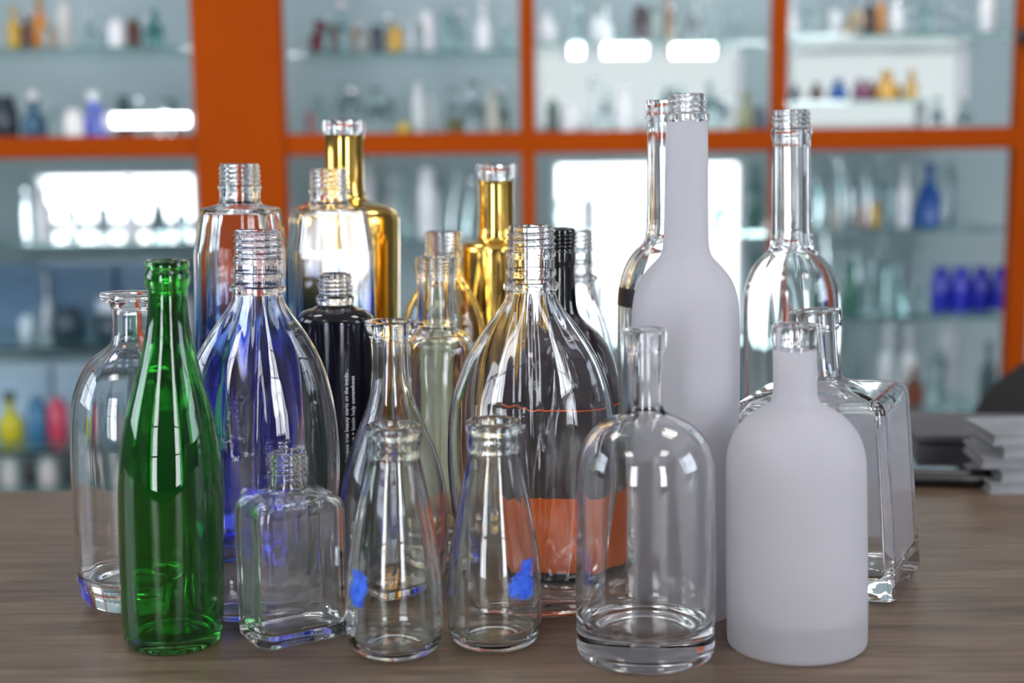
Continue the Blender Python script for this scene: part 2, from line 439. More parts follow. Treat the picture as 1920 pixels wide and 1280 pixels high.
    def ring(z, r, inner=False):
        off = wl if inner else 0
        Rr = r + off
        # flare ratio between the neck (0) and the widest point (1)
        q = 0 if Rr <= rn else (Rr - rn) / max(A - rn, 1e-6)
        a = r
        bfull = A * flat if flat else A
        if flat:
            b = rn + (bfull - rn) * q if Rr > rn else Rr
            b = max(b - off, .0002) if Rr > rn else r
            if r < .004 and not inner: b = r * flat
            if z < .0005 or (inner and z < fz + .006) or (z <= punt / 1000 + .0004 and not inner): b = r * flat * (1 - 0 * q) if not inner else r * (bfull - off) / (A - off)
        else: b = r
        if shape == 'box':
            cc = box_c / 1000
            low = z < zn - .001
            if not low: c_ = min(a, b)
            else:
                s = min(1, max(0, (q - .12) / .55)) if not csharp else min(1, max(0, (q - .15) / .5)); s = s * s * (3 - 2 * s)
                if z < .02 or (inner and z < fz + .01): s = 1
                c_ = min(a, b) * (1 - s) + max(cc - off, .0012 if inner else .0008) * s
                if z < .02 and r < A * .7: c_ = min(a, b) * .3
            rad = section(TH, a, b, c_)
        elif flat:
            rad = a * b / np.sqrt((b * np.cos(TH)) ** 2 + (a * np.sin(TH)) ** 2)
        else: rad = np.full_like(TH, r)
        if amp and r > .008:
            wv = 0
            for k_, (kk, zz, am) in enumerate([(2, 9, .5), (3, -14, .6), (5, 11, .45), (7, -8, .35), (11, 6, .25), (17, 5, .12)]):
                wv = wv + am * np.cos(kk * TH + ph[k_] + zz * z * 2)
            rad = rad + wv * amp / 1000 * (1.0 if inner else 0.18) * min(1, (r - .008) / .01)
        if thread and not inner and z > zm - .0003:
            for (ty0, ty1, pitch, h) in thread:
                z1, z0 = conv(ty0, 1)[0], conv(ty1, 1)[0]
                if z0 <= z <= z1 and r > top_r * .8:
                    u = np.mod((z - z0) / (pitch / 1000) - TH / (2 * PI), 1.0)
                    prof_ = np.clip(1 - np.abs(u - .5) / .22, 0, 1)
                    env = min(1, (z - z0) / .0015, (z1 - z) / .0015)
                    rad = rad + 1.35 * h / 1000 * prof_ * prof_ * (3 - 2 * prof_) * max(env, 0)
        return np.stack([rad * np.cos(TH), rad * np.sin(TH), np.full_like(TH, z)], 1)
    if thread:
        O2 = []
        for i in range(len(O) - 1):
            a, b = O[i], O[i + 1]
            if a[0] > zm and abs(a[0] - b[0]) > .0005: O2 += densify([a, b], .00045)[:-1]
            else: O2.append(a)
        O = O2 + [O[-1]]
    root = thing(name, label, cat, ctr, 0, group)
    if lean_x is not None:
        d_ = ctr - CAM; x0 = d_.dot(rt) / d_.dot(fwd) * F_PX + 960
        top = CAM + ray(lean_x, prof[0][0]) * (D / Vector((ray(lean_x, prof[0][0]).x, ray(lean_x, prof[0][0]).y, 0)).dot(hd))
        side = Vector((hd.y, -hd.x, 0)); ang = math.atan2((top - ctr).dot(side), top.z - TABLE_Z)
        root.rotation_euler = Matrix.Rotation(ang, 3, Vector((0, 0, 1)).cross(side)).to_euler()
    mats = mats or {}
    mb_, mn_, mm_ = mats.get('body', M['clear']), mats.get('neck', mats.get('body', M['clear'])), mats.get('mouth', mats.get('neck', mats.get('body', M['clear'])))
    def cut(pl, lo, hi):
        pl = sorted_keep(pl, lo, hi); return pl
    def sorted_keep(pl, lo, hi):
        res = []
        for i, p in enumerate(pl):
            if lo - 1e-9 <= p[0] <= hi + 1e-9: res.append(p)
        return res
    def insert(pl, z):
        res = [pl[0]]
        for p in pl[1:]:
            a = res[-1]
            if (a[0] - z) * (p[0] - z) < 0: res.append(a + (p - a) * ((z - a[0]) / (p[0] - a[0])))
            res.append(p)
        return res
    O = insert(insert(O, zn), zm); I = insert(insert(I, zn), zm)
    segs = [(-1, zn, 'body', mb_), (zn, zm, neck_name, mn_), (zm, 9, mouth_name, mm_)]
    objs = []
    R3 = Matrix.Rotation(rot + math.atan2(-ctr.x, ctr.y), 3, 'Z') if (shape == 'box' or flat) else None
    def spin(arr):
        if R3 is None: return arr
        return arr @ np.array(R3).T
    for lo, hi, nm, mt in segs:
        o_ = sorted_keep(O, lo, hi); i_ = sorted_keep(I, lo, hi)
        if len(o_) < 2: continue
        ro = [spin(ring(p[0], p[1])) for p in o_]; ri = [spin(ring(p[0], p[1], True)) for p in i_]
        N = len(TH)
        if opaque and nm == 'body': ri = []
        verts = []; faces = []
        def strip(rr, flip):
            b = len(verts); verts.extend(np.concatenate(rr).tolist())
            for i in range(len(rr) - 1):
                for j in range(N):
                    k = (j + 1) % N; a0, a1 = b + i * N, b + (i + 1) * N
                    f = (a0 + j, a1 + j, a1 + k, a0 + k)
                    faces.append(f if not flip else f[::-1])
            return b
        b_out = strip(ro, False)
        if ri: b_in = strip(ri, True)
        if nm == 'body':
            c = len(verts); verts.append((0, 0, o_[-1][0])); L = b_out + (len(ro) - 1) * N
            for j in range(N): faces.append((L + (j + 1) % N, L + j, c))
            if ri:
                c = len(verts); verts.append((0, 0, i_[-1][0])); L = b_in + (len(ri) - 1) * N
                for j in range(N): faces.append((L + j, L + (j + 1) % N, c))
        if hi == 9 and ri:
            for j in range(N):
                k = (j + 1) % N; faces.append((b_out + j, b_out + k, b_in + k, b_in + j))
        me = bpy.data.meshes.new(nm); me.from_pydata(verts, [], faces); me.update()
        ob = link_mesh(nm, me, mt, root, True); objs.append(ob)
        if haze and ri and nm == 'body':
            me.materials.append(milky(haze))
            nout = (len(ro) - 1) * N; nin = (len(ri) - 1) * N
            idx = [0] * nout
            zb0, zb1 = floor / 1000 + .012, zn * (.86 if shape == 'box' else .8)
            for i_ in range(len(ri) - 1):
                zc_ = ri[i_][0][2]
                for j_ in range(N):
                    ok = zb0 < zc_ < zb1 and (shape != 'box' or min(abs(TH[j_] - q_) for q_ in (ca, PI - ca, PI + ca, 2 * PI - ca)) > .13)
                    idx.append(1 if ok else 0)
            idx += [0] * N * 2
            me.polygons.foreach_set('material_index', idx[:len(me.polygons)] + [0] * max(0, len(me.polygons) - len(idx)))
    if mats.get('mouth_label') and len(objs) == 3: objs[2]['label'] = mats['mouth_label']
    REG.append((name, ctr.x, ctr.y, A, (A * flat if flat else A)))
    rad_at = lambda z: float(np.interp(z, [p[0] for p in O[::-1] if True], [p[1] for p in O[::-1]]))
    convf = lambda y: (conv(y, 1)[0] + A * (y - 250) / F_PX, 0)
    zs = [p[0] for p in O if p[0] > .006][::-1]; rs = [p[1] for p in O if p[0] > .006][::-1]
    return dict(convf=convf, root=root, ctr=ctr, conv=conv, rad=lambda z: float(np.interp(z, zs, rs)), H=H, parts=objs, A=A)

def wrap(name, b, mat, pts_faces, lift=.0003, label=None, face=0.0):
    """pts in (arc metres to the right, height) wrapped on the round bottle b, centred on the side facing the camera"""
    v2, f = pts_faces; ctr = b['ctr']; base = math.atan2(-ctr.y, -ctr.x) + face
    vs = []
    for (u, z) in v2:
        r = b['rad'](z) + lift; th = base + u / max(r, .004)
        vs.append((r * math.cos(th), r * math.sin(th), z))
    me = bpy.data.meshes.new(name); me.from_pydata(vs, [], f); me.update()
    o = link_mesh(name, me, mat, b['root'], True)
    if label: o['label'] = label
    return o
def grid(u0, u1, z0, z1, nu, nz, keep=None):
    v = [(u0 + (u1 - u0) * i / nu, z0 + (z1 - z0) * j / nz) for j in range(nz + 1) for i in range(nu + 1)]
    f = [(j * (nu + 1) + i, j * (nu + 1) + i + 1, (j + 1) * (nu + 1) + i + 1, (j + 1) * (nu + 1) + i) for j in range(nz) for i in range(nu)
         if keep is None or keep(i / nu, j / nz)]
    return v, f

# ------------------------------------------------------------------ the bottles on the table
# 1 apothecary jar on the left
bottle('glass_jar', 'clear shouldered glass jar with flared flat rim, left behind the green bottle', 'jar', 254, 1158,
       [(549, 60, 1), (556, 61, 1.5), (566, 48), (576, 37), (600, 36), (635, 37), (652, 48), (672, 78), (705, 98), (750, 112), (820, 114), (900, 112), (1060, 105), (1100, 102), (1158, 84, 9)],
       636, 574, wall=3.0, floor=19, mouth_name='flared_rim', amp=.35, bore=9.5, lean_x=247)
# 2 green bottle
bottle('green_bottle', 'green glass bottle with crown-cap rim at front left', 'bottle', 327, 1233,
       [(487, 39, 1.0), (499, 42, 1.0), (504, 38, .6), (512, 42), (526, 43, 1.5), (537, 40, .5), (543, 36), (580, 37), (620, 41), (680, 54), (740, 71), (800, 86), (870, 95), (940, 97), (1060, 96), (1170, 94), (1233, 86, 7)],
       640, 541, wall=3.0, floor=8, mats={'body': M['green']}, lean_x=313, mouth_name='crown_rim', amp=.3, bore=9.0, punt=4)
# 3 small square flask
bottle('square_flask', 'small empty clear square bottle with rounded shoulders, front row left', 'bottle', 551, 1232,
       [(846, 35, 1), (905, 34), (915, 38), (921, 60), (929, 82), (945, 92, 8), (1232, 90, 5)],
       912, 902, wall=3.2, floor=6, shape='box', flat=.74, box_c=9, rot=math.radians(22), thread=[(850, 892, 3.2, .9)], amp=.4, haze=.16, dist=.832)
# 4,5 two milk bottles
MILK = lambda dy: [(795 + dy, 50, 1), (800 + dy, 55, 1.5), (812 + dy, 54, 1.2), (818 + dy, 50, 1), (846 + dy, 51, 1.5), (858 + dy, 47), (885 + dy, 55), (950 + dy, 69), (1020 + dy, 82), (1090 + dy, 91), (1150 + dy, 92), (1205 + dy, 88), (1250 + dy, 66, 9)]
mk1 = bottle('milk_bottle', 'clear milk bottle with a blue print near its left edge', 'bottle', 741, 1250, MILK(0), 858, 852, wall=2.6, floor=5, mats={'body': M['milk']}, mouth_name='collar_rim', amp=.3, bore=13, lean_x=738)
mk2 = bottle('milk_bottle', 'clear milk bottle with a blue print on its right side', 'bottle', 928, 1233, [(795 - 8, 49, 1), (792, 54, 1.5), (804, 53, 1.2), (810, 49, 1), (837, 50, 1.5), (848, 46), (875, 54), (940, 67), (1010, 80), (1075, 89), (1135, 90), (1190, 86), (1233, 65, 9)],
             848, 842, wall=2.6, floor=5, mats={'body': M['milk']}, mouth_name='collar_rim', amp=.3, bore=13, lean_x=925, seed=5)
# 6 clear spirit bottle, front
bottle('spirit_bottle', 'stout clear round bottle with thick base, front row before the tall frosted one', 'bottle', 1210, 1268,
       [(616, 40, 1), (622, 42, 1.2), (648, 41, 1.2), (656, 34), (700, 31), (740, 31), (762, 32), (774, 40), (782, 62), (800, 95), (830, 119), (865, 130), (900, 131), (1100, 132), (1268, 128, 5)],
       763, 654, wall=3.4, floor=17, mats={'body': M['clear_smooth']}, mouth_name='rolled_rim', amp=.18, bore=7.5, lean_x=1210, punt=3)
# 7 frosted short bottle, front
FR = {'body': M['frost'], 'neck': M['frost'], 'mouth': M['clear'], 'mouth_label': 'clear unfrosted glass rim'}
bottle('frosted_bottle', 'short stout white frosted bottle with a clear rim, front right', 'bottle', 1493, 1250,
       [(607, 41, 1), (613, 43, 1.2), (636, 43, 1.2), (643, 40), (654, 41), (700, 40.5), (735, 41), (754, 44), (764, 62), (780, 90), (812, 117), (850, 129), (885, 130), (1100, 131), (1250, 129, 4)],
       736, 655, wall=3.2, floor=18, mats=FR, mouth_name='rolled_rim', amp=0, bore=8.5, lean_x=1490)
# 8 frosted tall bottle
bottle('frosted_bottle', 'tall white frosted bottle with long neck and clear threaded mouth', 'bottle', 1281, 1177,
       [(175, 34, 1), (210, 35, .5), (213, 42, .8), (226, 43, .8), (229, 39, .8), (300, 40.5), (400, 41), (455, 42), (480, 47), (498, 66), (525, 88), (560, 99), (610, 101.5), (700, 102), (1000, 98), (1177, 94, 4)],
       460, 228, wall=3.2, floor=14, mats=FR, thread=[(178, 206, 3.4, .9)], amp=0, bore=8)
# 9 tall clear, right
bottle('vodka_bottle', 'tall clear long-necked bottle behind the short frosted one', 'bottle', 1486, 1100,
       [(205, 33, 1), (240, 34, .5), (243, 38, .8), (252, 38, .8), (262, 35), (300, 36), (400, 36.5), (452, 38), (468, 42), (482, 58), (505, 76), (540, 88), (580, 91), (700, 91), (900, 88), (1100, 86, 5)],
       456, 262, wall=3.2, floor=14, thread=[(208, 236, 3.4, .9)], mats={'body': M['clear_smooth']}, amp=.3, bore=8, dist=1.03, lean_x=1484)
# 10 tall clear with dark label
vb = bottle('vodka_bottle', 'tall clear bottle with a dark label band, half hidden behind the tall frosted bottle', 'bottle', 1249, 1100,
       [(187, 34, 1), (216, 34, .5), (220, 36), (226, 32), (300, 33), (400, 34), (438, 36), (455, 42), (470, 60), (500, 78), (535, 87), (580, 90), (700, 90), (900, 88), (1100, 86, 5)],
       440, 222, wall=3.2, floor=14, amp=.4, bore=8, dist=.985, mouth_name='rolled_rim', lean_x=1246)
# 11 square decanter
bottle('square_decanter', 'large clear square bottle with thick walls and flat shoulders, far right', 'bottle', 1561, 1182,
       [(579, 47, 1), (584, 48, 1), (610, 48, 1), (615, 41, .8), (680, 38), (702, 40), (712, 50), (722, 90), (738, 142, 6), (1182, 140, 3)],
       703, 613, wall=5.5, floor=13, shape='box', flat=.82, box_c=5.5, rot=math.radians(-14), mats={'body': M['clear_smooth']}, amp=.4, bore=8.5, haze=.6, dist=.925, mouth_name='rolled_rim', lean_x=1528)
# 12 large clear plastic bottle, left centre
bottle('plastic_bottle', 'large clear teardrop plastic bottle in front of the blue-tinted pair', 'bottle', 488, 1172,
       [(431, 42, 1), (480, 43, .6), (484, 46, .5), (490, 46, .5), (493, 43, .5), (508, 43, .5), (511, 46, .5), (518, 46, .5), (522, 43, .5), (534, 44, .5), (537, 52, .6), (545, 52, .6), (550, 44), (575, 54), (620, 88), (680, 122), (760, 143), (850, 152), (940, 150), (1050, 128), (1120, 112), (1172, 100, 8)],
       552, 534, wall=1.6, floor=4, mats={'body': M['plastic']}, flat=.50, thread=[(434, 478, 4.0, 1.0)], amp=.6, bore=13, lean_x=483)
# 13 large clear plastic bottle, centre
bottle('plastic_bottle', 'large clear teardrop plastic bottle with the black bottle showing through it', 'bottle', 1000, 1164,
       [(423, 42, 1), (468, 44, .6), (472, 47, .5), (480, 47, .5), (483, 44, .5), (503, 44, .5), (506, 47, .5), (514, 47, .5), (518, 44, .5), (527, 45, .5), (530, 52, .6), (541, 53, .6), (547, 44), (575, 57), (620, 94), (680, 130), (740, 150), (800, 158), (900, 159), (1020, 140), (1100, 122), (1164, 108, 8)],
       549, 527, wall=1.6, floor=4, mats={'body': M['plastic']}, flat=.40, thread=[(426, 464, 4.0, 1.0)], amp=.6, bore=13, lean_x=995)
# 14 flask with flared rim and long neck
bottle('long_neck_flask', 'clear flask with flared rim and long neck behind the left milk bottle', 'flask', 740, 1115,
       [(601, 48, 1), (608, 49, 1.5), (620, 45), (632, 38), (660, 36), (720, 37), (755, 44), (800, 63), (850, 84), (910, 99), (980, 104), (1060, 100), (1115, 84, 8)],
       700, 631, wall=2.8, floor=6, amp=.45, bore=9, dist=.925, mouth_name='flared_rim', lean_x=732, haze=.06)
# 15 clear bottle with screw neck in the middle
bottle('screw_neck_bottle', 'clear round screw-neck bottle behind the long-necked flask', 'bottle', 822, 1060,
       [(481, 39, 1), (516, 40), (525, 36), (590, 37), (603, 40, .6), (612, 41, .6), (618, 44), (626, 60), (645, 74), (680, 78), (800, 78), (1060, 74, 6)],
       601, 522, wall=2.8, floor=7, amp=.4, thread=[(483, 512, 2.2, 1.0)], bore=10, dist=.985, lean_x=818)
# 16 clear bottle, pale gold tint painted in for gold reflections
bottle('amber_bottle', 'pale amber round-shouldered screw-neck bottle before the shorter gold one', 'bottle', 834, 1040,
       [(433, 34, 1), (470, 34, .6), (474, 37, .5), (480, 37, .5), (484, 33), (505, 34), (530, 42), (560, 62), (600, 78), (650, 84), (800, 84), (1040, 78, 6)],
       508, 484, wall=2.6, floor=6, mats={'body': M['amber'], 'neck': M['clear'], 'mouth': M['clear']}, amp=.4, thread=[(436, 468, 3, .9)], bore=9, dist=1.062, lean_x=831)
# 17 gold, tall
GD = {'body': M['gold'], 'neck': M['gold'], 'mouth': M['clear'], 'mouth_label': 'clear uncoated glass rim'}
bottle('gold_bottle', 'tallest gold mirror-coated bottle, back row left, clear rim', 'bottle', 650, 1040,
       [(223, 38, 1), (228, 40, 1), (246, 40, 1), (253, 36.5), (300, 36), (355, 36.5), (372, 40), (378, 54), (384, 84), (398, 102), (430, 103), (700, 100), (1040, 96, 5)],
       358, 252, wall=3, floor=8, mats=GD, amp=.05, bore=8, dist=1.14, mouth_name='rolled_rim', opaque=True, lean_x=645)
# 18 gold, shorter
bottle('gold_bottle', 'shorter gold mirror-coated bottle with stepped shoulder, centre back', 'bottle', 934, 1040,
       [(306, 36, 1), (311, 38, 1), (328, 37, 1), (340, 33), (400, 33), (440, 34), (449, 38, 1.5), (454, 60, 2), (462, 66, 3), (700, 66), (1040, 64, 5)],
       441, 338, wall=3, floor=8, mats=GD, amp=.05, bore=8, dist=1.112, mouth_name='rolled_rim', opaque=True, lean_x=930)
# 19 black bottle with orange label
blk = bottle('black_bottle', 'glossy black dome-shouldered bottle with an orange label', 'bottle', 1052, 1118,
       [(427, 23, 1), (432, 25, 1), (468, 23, .6), (472, 25, .5), (490, 25, .8), (500, 23), (540, 25), (580, 28), (600, 40), (625, 74), (665, 98), (720, 108), (800, 110), (950, 110), (1118, 106, 5)],
       585, 470, wall=3, floor=8, mats={'body': M['black'], 'neck': M['black_neck']}, amp=0, thread=[(434, 464, 2.6, 1.0)], bore=6, dist=.968, opaque=True, lean_x=1054)
# 20 clear plastic bottle behind the black one
bottle('plastic_bottle', 'clear ribbed-neck plastic bottle at the back, right of the black neck', 'bottle', 1088, 1060,
       [(432, 27, 1), (462, 28, .6), (465, 30, .5), (470, 30, .5), (473, 27, .5), (490, 28, .5), (493, 30, .5), (499, 30, .5), (502, 28, .5), (514, 28, .5), (517, 35, .5), (524, 35, .5), (528, 29), (560, 36), (610, 56), (670, 68), (750, 74), (900, 74), (1060, 66, 6)],
       530, 513, wall=1.6, floor=4, mats={'body': M['plastic']}, amp=.5, thread=[(434, 460, 3, .9)], bore=8, dist=1.045, lean_x=1083)
# 21 navy bottle with white text
nav = bottle('navy_bottle', 'navy lacquered bottle with two lines of white vertical text', 'bottle', 634, 1080,
       [(512, 30, 1), (552, 30, .5), (556, 36, .6), (566, 36, .6), (570, 31), (576, 40), (581, 58), (590, 68), (597, 71, 1.5), (800, 71), (1080, 69, 4)],
       598, 554, wall=2.4, floor=6, amp=0, neck_name='shoulder', mats={'body': M['navy'], 'neck': M['clear'], 'mouth': M['clear']}, thread=[(515, 548, 3, .9)], bore=8, dist=.966, opaque=True, lean_x=628)
# 22,23 blue-fading angular bottles
FD = M['fade'] = blue_fade(.14, .205)
FDm = {'body': M['fade'], 'neck': M['clear'], 'mouth': M['clear']}
bottle('angular_bottle', 'angular clear bottle fading to blue below, leftmost of the blue-tinted pair', 'bottle', 463, 1050,
       [(306, 36, 1), (345, 37, .5), (349, 41, .5), (353, 41, .5), (357, 37), (381, 38), (386, 50, 1), (390, 64, 1.5), (470, 74, 3), (1050, 74, 4)],
       379, 356, wall=4, floor=10, mats=FDm, shape='box', flat=.8, box_c=4, rot=math.radians(-20), thread=[(309, 344, 3.4, 1.0)], amp=.25, csharp=1, bore=10, dist=1.0, lean_x=449)
bottle('angular_bottle', 'angular clear bottle fading to blue below, in front of the tallest gold bottle', 'bottle', 628, 1050,
       [(316, 34, 1), (352, 35, .5), (356, 39, .5), (360, 39, .5), (364, 35), (382, 36), (387, 48, 1), (391, 64, 1.5), (470, 74, 3), (1050, 74, 4)],
       380, 363, wall=4, floor=10, mats=FDm, shape='box', flat=.8, box_c=4, rot=math.radians(9.5), thread=[(319, 351, 3.4, 1.0)], amp=.25, csharp=1, bore=10, dist=1.05, lean_x=616)

# labels, prints and texts
z1, _ = blk['convf'](935); z0, _ = blk['convf'](1072)
wrap('orange_label', blk, M['orange_label'], grid(-.105, .105, z0, z1, 90, 2), .0004)
z1, _ = blk['convf'](771)
wrap('orange_line', blk, M['orange_label'], grid(-.105, .105, z1 - .0004, z1 + .0004, 90, 1), .0004)
z1, _ = vb['convf'](546); z0, _ = vb['convf'](580)
wrap('dark_label', vb, M['dark_label'], grid(-.075, .02, z0, z1, 60, 2), .0004)
def text_mesh(body, size):
    cu = bpy.data.curves.new('txt', 'FONT'); cu.body = body; cu.size = size; cu.resolution_u = 2
    o = bpy.data.objects.new('txt', cu); C.objects.link(o)
    dg = bpy.context.evaluated_depsgraph_get(); dg.update()
    me = bpy.data.meshes.new_from_object(o.evaluated_get(dg))
    v = [tuple(p.co) for p in me.vertices]; f = [tuple(p.vertices) for p in me.polygons]
    bpy.data.objects.remove(o); bpy.data.curves.remove(cu); bpy.data.meshes.remove(me)
    return v, f
def vertical_text(name, b, body, px, y_top, y_bot, cx):
    """text running upwards between two photo rows, at photo column px"""
    v, f = text_mesh(body, .01)
    L = max(p[0] for p in v)
    za, zb = b['convf'](y_bot)[0], b['convf'](y_top)[0]; s = (zb - za) / L
    u0 = b['conv'](800, px - cx)[1]
    R = b['A']; u0 = R * math.asin(max(-.99, min(.99, u0 / R)))
    return wrap(name, b, M['white_ink'], ([(u0 - p[1] * s, za + p[0] * s) for p in v], f), .0004)
vertical_text('text_line', nav, 'because true beauty starts on the inside...', 654, 693, 866, 633)
vertical_text('text_line', nav, 'collagen + biotin help somewhwat', 666, 706, 856, 633)
# white script stroke on the black bottle
def stroke(pts, wd):
    v = []; f = []
    for i, (u, z) in enumerate(pts):
        a = Vector(pts[max(0, i - 1)]); b = Vector(pts[min(len(pts) - 1, i + 1)]); n_ = Vector((-(b - a).y, (b - a).x)).normalized() * wd
        v += [(u + n_.x, z + n_.y), (u - n_.x, z - n_.y)]
        if i: f.append((2 * i - 2, 2 * i - 1, 2 * i + 1, 2 * i))
    return v, f
zt = blk['convf'](1036)[0]; zb_ = blk['convf'](1084)[0]
zs = lambda t: zt + (zb_ - zt) * t
sp_ = [(.016, 0), (.0155, .15), (.0145, .35), (.0142, .5), (.0138, .7), (.0125, .85), (.010, 1), (.013, .93), (.0155, .84), (.017, .9), (.0185, .8), (.0195, .88), (.021, .8)]
wrap('white_script', blk, M['white_ink'], stroke([(u - .012, zs(t)) for u, t in sp_], .00035), .0009)
# blue prints on the milk bottles
def splash(seed):
    rs = np.random.RandomState(seed); cs = [(rs.uniform(.2, .8), rs.uniform(.12, .88), rs.uniform(.2, .3)) for _ in range(14)]
    ns = rs.rand(40, 40)
    def k(a, b):
        d = min(math.hypot(a - x, b - y) / r for x, y, r in cs)
        return d < 1 and not (d > .55 and ns[int(a * 39), int(b * 39)] > .6)
    return k
za, zb = mk1['convf'](1146)[0], mk1['convf'](1078)[0]
wrap('blue_print', mk1, M['blue_ink'], grid(-.0335, -.0165, za, zb, 36, 40, splash(3)), .0003)
za, zb = mk2['convf'](1130)[0], mk2['convf'](1058)[0]
wrap('blue_print', mk2, M['blue_ink'], grid(.0075, .0265, za, zb, 36, 40, splash(8)), .0003)

# ------------------------------------------------------------------ cabinets in the background
CY0, CY1 = 2.60, 2.98        # front and back of the cabinets
def P(px, py, Y=CY0): p = at(px, py, Y); return p.x, p.z
RAILZ = P(900, 268)[1]
ZB, ZT = .08, RAILZ + 1.05
xl0, xl1 = P(-560, 280)[0], P(372, 280)[0]
def cabinet(label, posts, y_bands, shelves, extra=None):
    pass
rail_h = .040
left = thing('display_cabinet', 'orange-framed display cabinet on the left with coloured bottles low down', 'cabinet', (0, 0, 0))
right = thing('display_cabinet', 'wide orange-framed display cabinet of three bays with a broad orange end board', 'cabinet', (0, 0, 0))
def bar(name, par, x0, x1, z0, z1, y0=CY0, y1=CY0 + .035): return box(name, M['orange'], par, x0, y0, z0, x1, y1, z1, bev=.003)
bxl = P(362, 200)[0]; bxr = P(532, 200)[0]
bar('post', left, xl0 - .04, xl0, ZB, ZT)
bar('end_board', right, bxl + .001, bxr, ZB, ZT, CY0 - .004, CY0 + .035)
pm1 = P(990, 270)[0]; pm2 = P(1461, 260)[0]; pm3 = P(1924, 250)[0]
for x, w_ in ((pm1, .0135), (pm2, .0135), (pm3, .019)): bar('post', right, x - w_, x + w_, ZB, ZT)
for par, a, b_ in ((left, xl0, bxl - .001), (right, bxr, pm3)):
    for z in (ZB, RAILZ - .80, RAILZ, ZT - .04):
        bar('rail', par, a, b_, z - rail_h / 2 if z != ZB else ZB, z + rail_h / 2 if z != ZB else ZB + rail_h, CY0 + .001, CY0 + .034)
for par, a, b_ in ((left, xl0 - .04, bxl - .001), (right, bxl + .001, pm3 + .019)):
    box('deck', M['rearwall'], par, a, CY0 + .036, RAILZ - .012, b_, CY1, RAILZ + .012)
    box('deck', M['rearwall'], par, a, CY0 + .036, ZB, b_, CY1, ZB + .02)
    box('top_board', M['orange'], par, a, CY0 + .036, ZT - .04, b_, CY1, ZT - .02)
    box('plinth', M['frame'], par, a, CY0 + .04, 0, b_, CY1, ZB)
# glass shelves, one per bay
bays = {1: (xl0 + .005, bxl - .006), 2: (bxr + .004, pm1 - .0145), 3: (pm1 + .0145, pm2 - .0145), 4: (pm2 + .0145, pm3 - .02)}
def zsh(px, py): return P(px, py, CY0 + .04)[1]
SH = {}
for bay, rows in {1: (95, 462, 655, 850, 935), 2: (100, 455, 640), 3: (82, 440, 640), 4: (66, 432, 596, 780)}.items():
    a, b_ = bays[bay]
    for r in rows:
        z = zsh((a + b_) / 2 / CY0 * F_PX + 960, r)
        box('glass_shelf', M['shelf'], left if bay == 1 else right, a, CY0 + .04, z - .004, b_, CY1 - .02, z + .004)
        SH[(bay, r)] = z + .004
    SH[(bay, 'rail')] = RAILZ + .012

# lit tubes; middle-bay shelf ones stand in for white reflections, high ones are added
def tube(px0, px1, py, label, Y=CY0 + .1):
    a = at(px0, py, Y); b_ = at(px1, py, Y)
    t = thing('tube_lamp', label, 'lamp', ((a.x + b_.x) / 2, Y, a.z), 0)
    L = (b_.x - a.x) / 2
    v = []; f = []; n = 14
    for s in (-1, 1):
        for k in range(n): v.append((s * L, .011 * math.cos(2 * PI * k / n), .011 * math.sin(2 * PI * k / n)))
    for k in range(n): f.append((k, (k + 1) % n, n + (k + 1) % n, n + k))
    f += [tuple(range(n))[::-1], tuple(range(n, 2 * n))]
    me = bpy.data.meshes.new('tube'); me.from_pydata(v, [], f); me.update(); link_mesh('tube', me, M['tube'], t, True)
    for s in (-1, 1): box('end_cap', M['white'], t, s * L - .008, -.013, -.013, s * L + .008, .013, .013)
tube(1060, 1100, 82 + 14, 'short lit tube lamp under the glass shelf of the middle bay')  # glowing tubes built in place of bar-shaped reflections
tube(1122, 1218, 82 + 14, 'long lit tube lamp under the glass shelf of the middle bay')
tube(1250, 1345, 82 + 14, 'long lit tube lamp under the middle bay shelf, beside the orange post')
tube(205, 365, 226,  'lit white tube lamp low in the upper left cabinet')

tube(1040, 1400, -150, 'lit tube lamp high in the middle bay')  # added above the frame to brighten the middle bay
tube(1500, 1860, -150, 'lit tube lamp high in the right bay')  # added above the frame to brighten the right bay

# ------------------------------------------------------------------ small goods on the shelves
def lathe_mesh(name, prof, n=20):
    v = []; f = []
    for (z, r) in prof:
        for k in range(n): v.append((r * math.cos(2 * PI * k / n), r * math.sin(2 * PI * k / n), z))
    for i in range(len(prof) - 1):
        for k in range(n): f.append((i * n + k, i * n + (k + 1) % n, (i + 1) * n + (k + 1) % n, (i + 1) * n + k))
    f.append(tuple(range(n))[::-1]); f.append(tuple(range((len(prof) - 1) * n, len(prof) * n)))
    me = bpy.data.meshes.new(name); me.from_pydata(v, [], f); me.update()
    me.polygons.foreach_set('use_smooth', [True] * len(me.polygons)); return me
SHAPES = {   # unit height profiles (height fraction, radius in units of the half width)
    'bottle': [(0, .9), (.03, 1), (.5, 1), (.6, .85), (.68, .45), (.76, .34), (.88, .32), (.885, .40), (1, .40)],
    'flask': [(0, .95), (.04, 1), (.3, .8), (.6, .4), (.7, .22), (.9, .2), (.92, .28), (1, .28)],
    'jar': [(0, .9), (.04, 1), (.7, 1), (.8, .8), (.84, .7), (.86, .78), (1, .78)],
    'vial': [(0, .9), (.03, 1), (.8, 1), (.86, .6), (.95, .55), (1, .6)],
    'perfume': [(0, .95), (.04, 1), (.55, 1), (.62, .7), (.64, .4), (.68, .4), (.69, .55), (1, .5)],
    'tall': [(0, .9), (.02, 1), (.6, .95), (.7, .6), (.78, .4), (.95, .36), (.955, .46), (1, .46)],
}
GM = {}
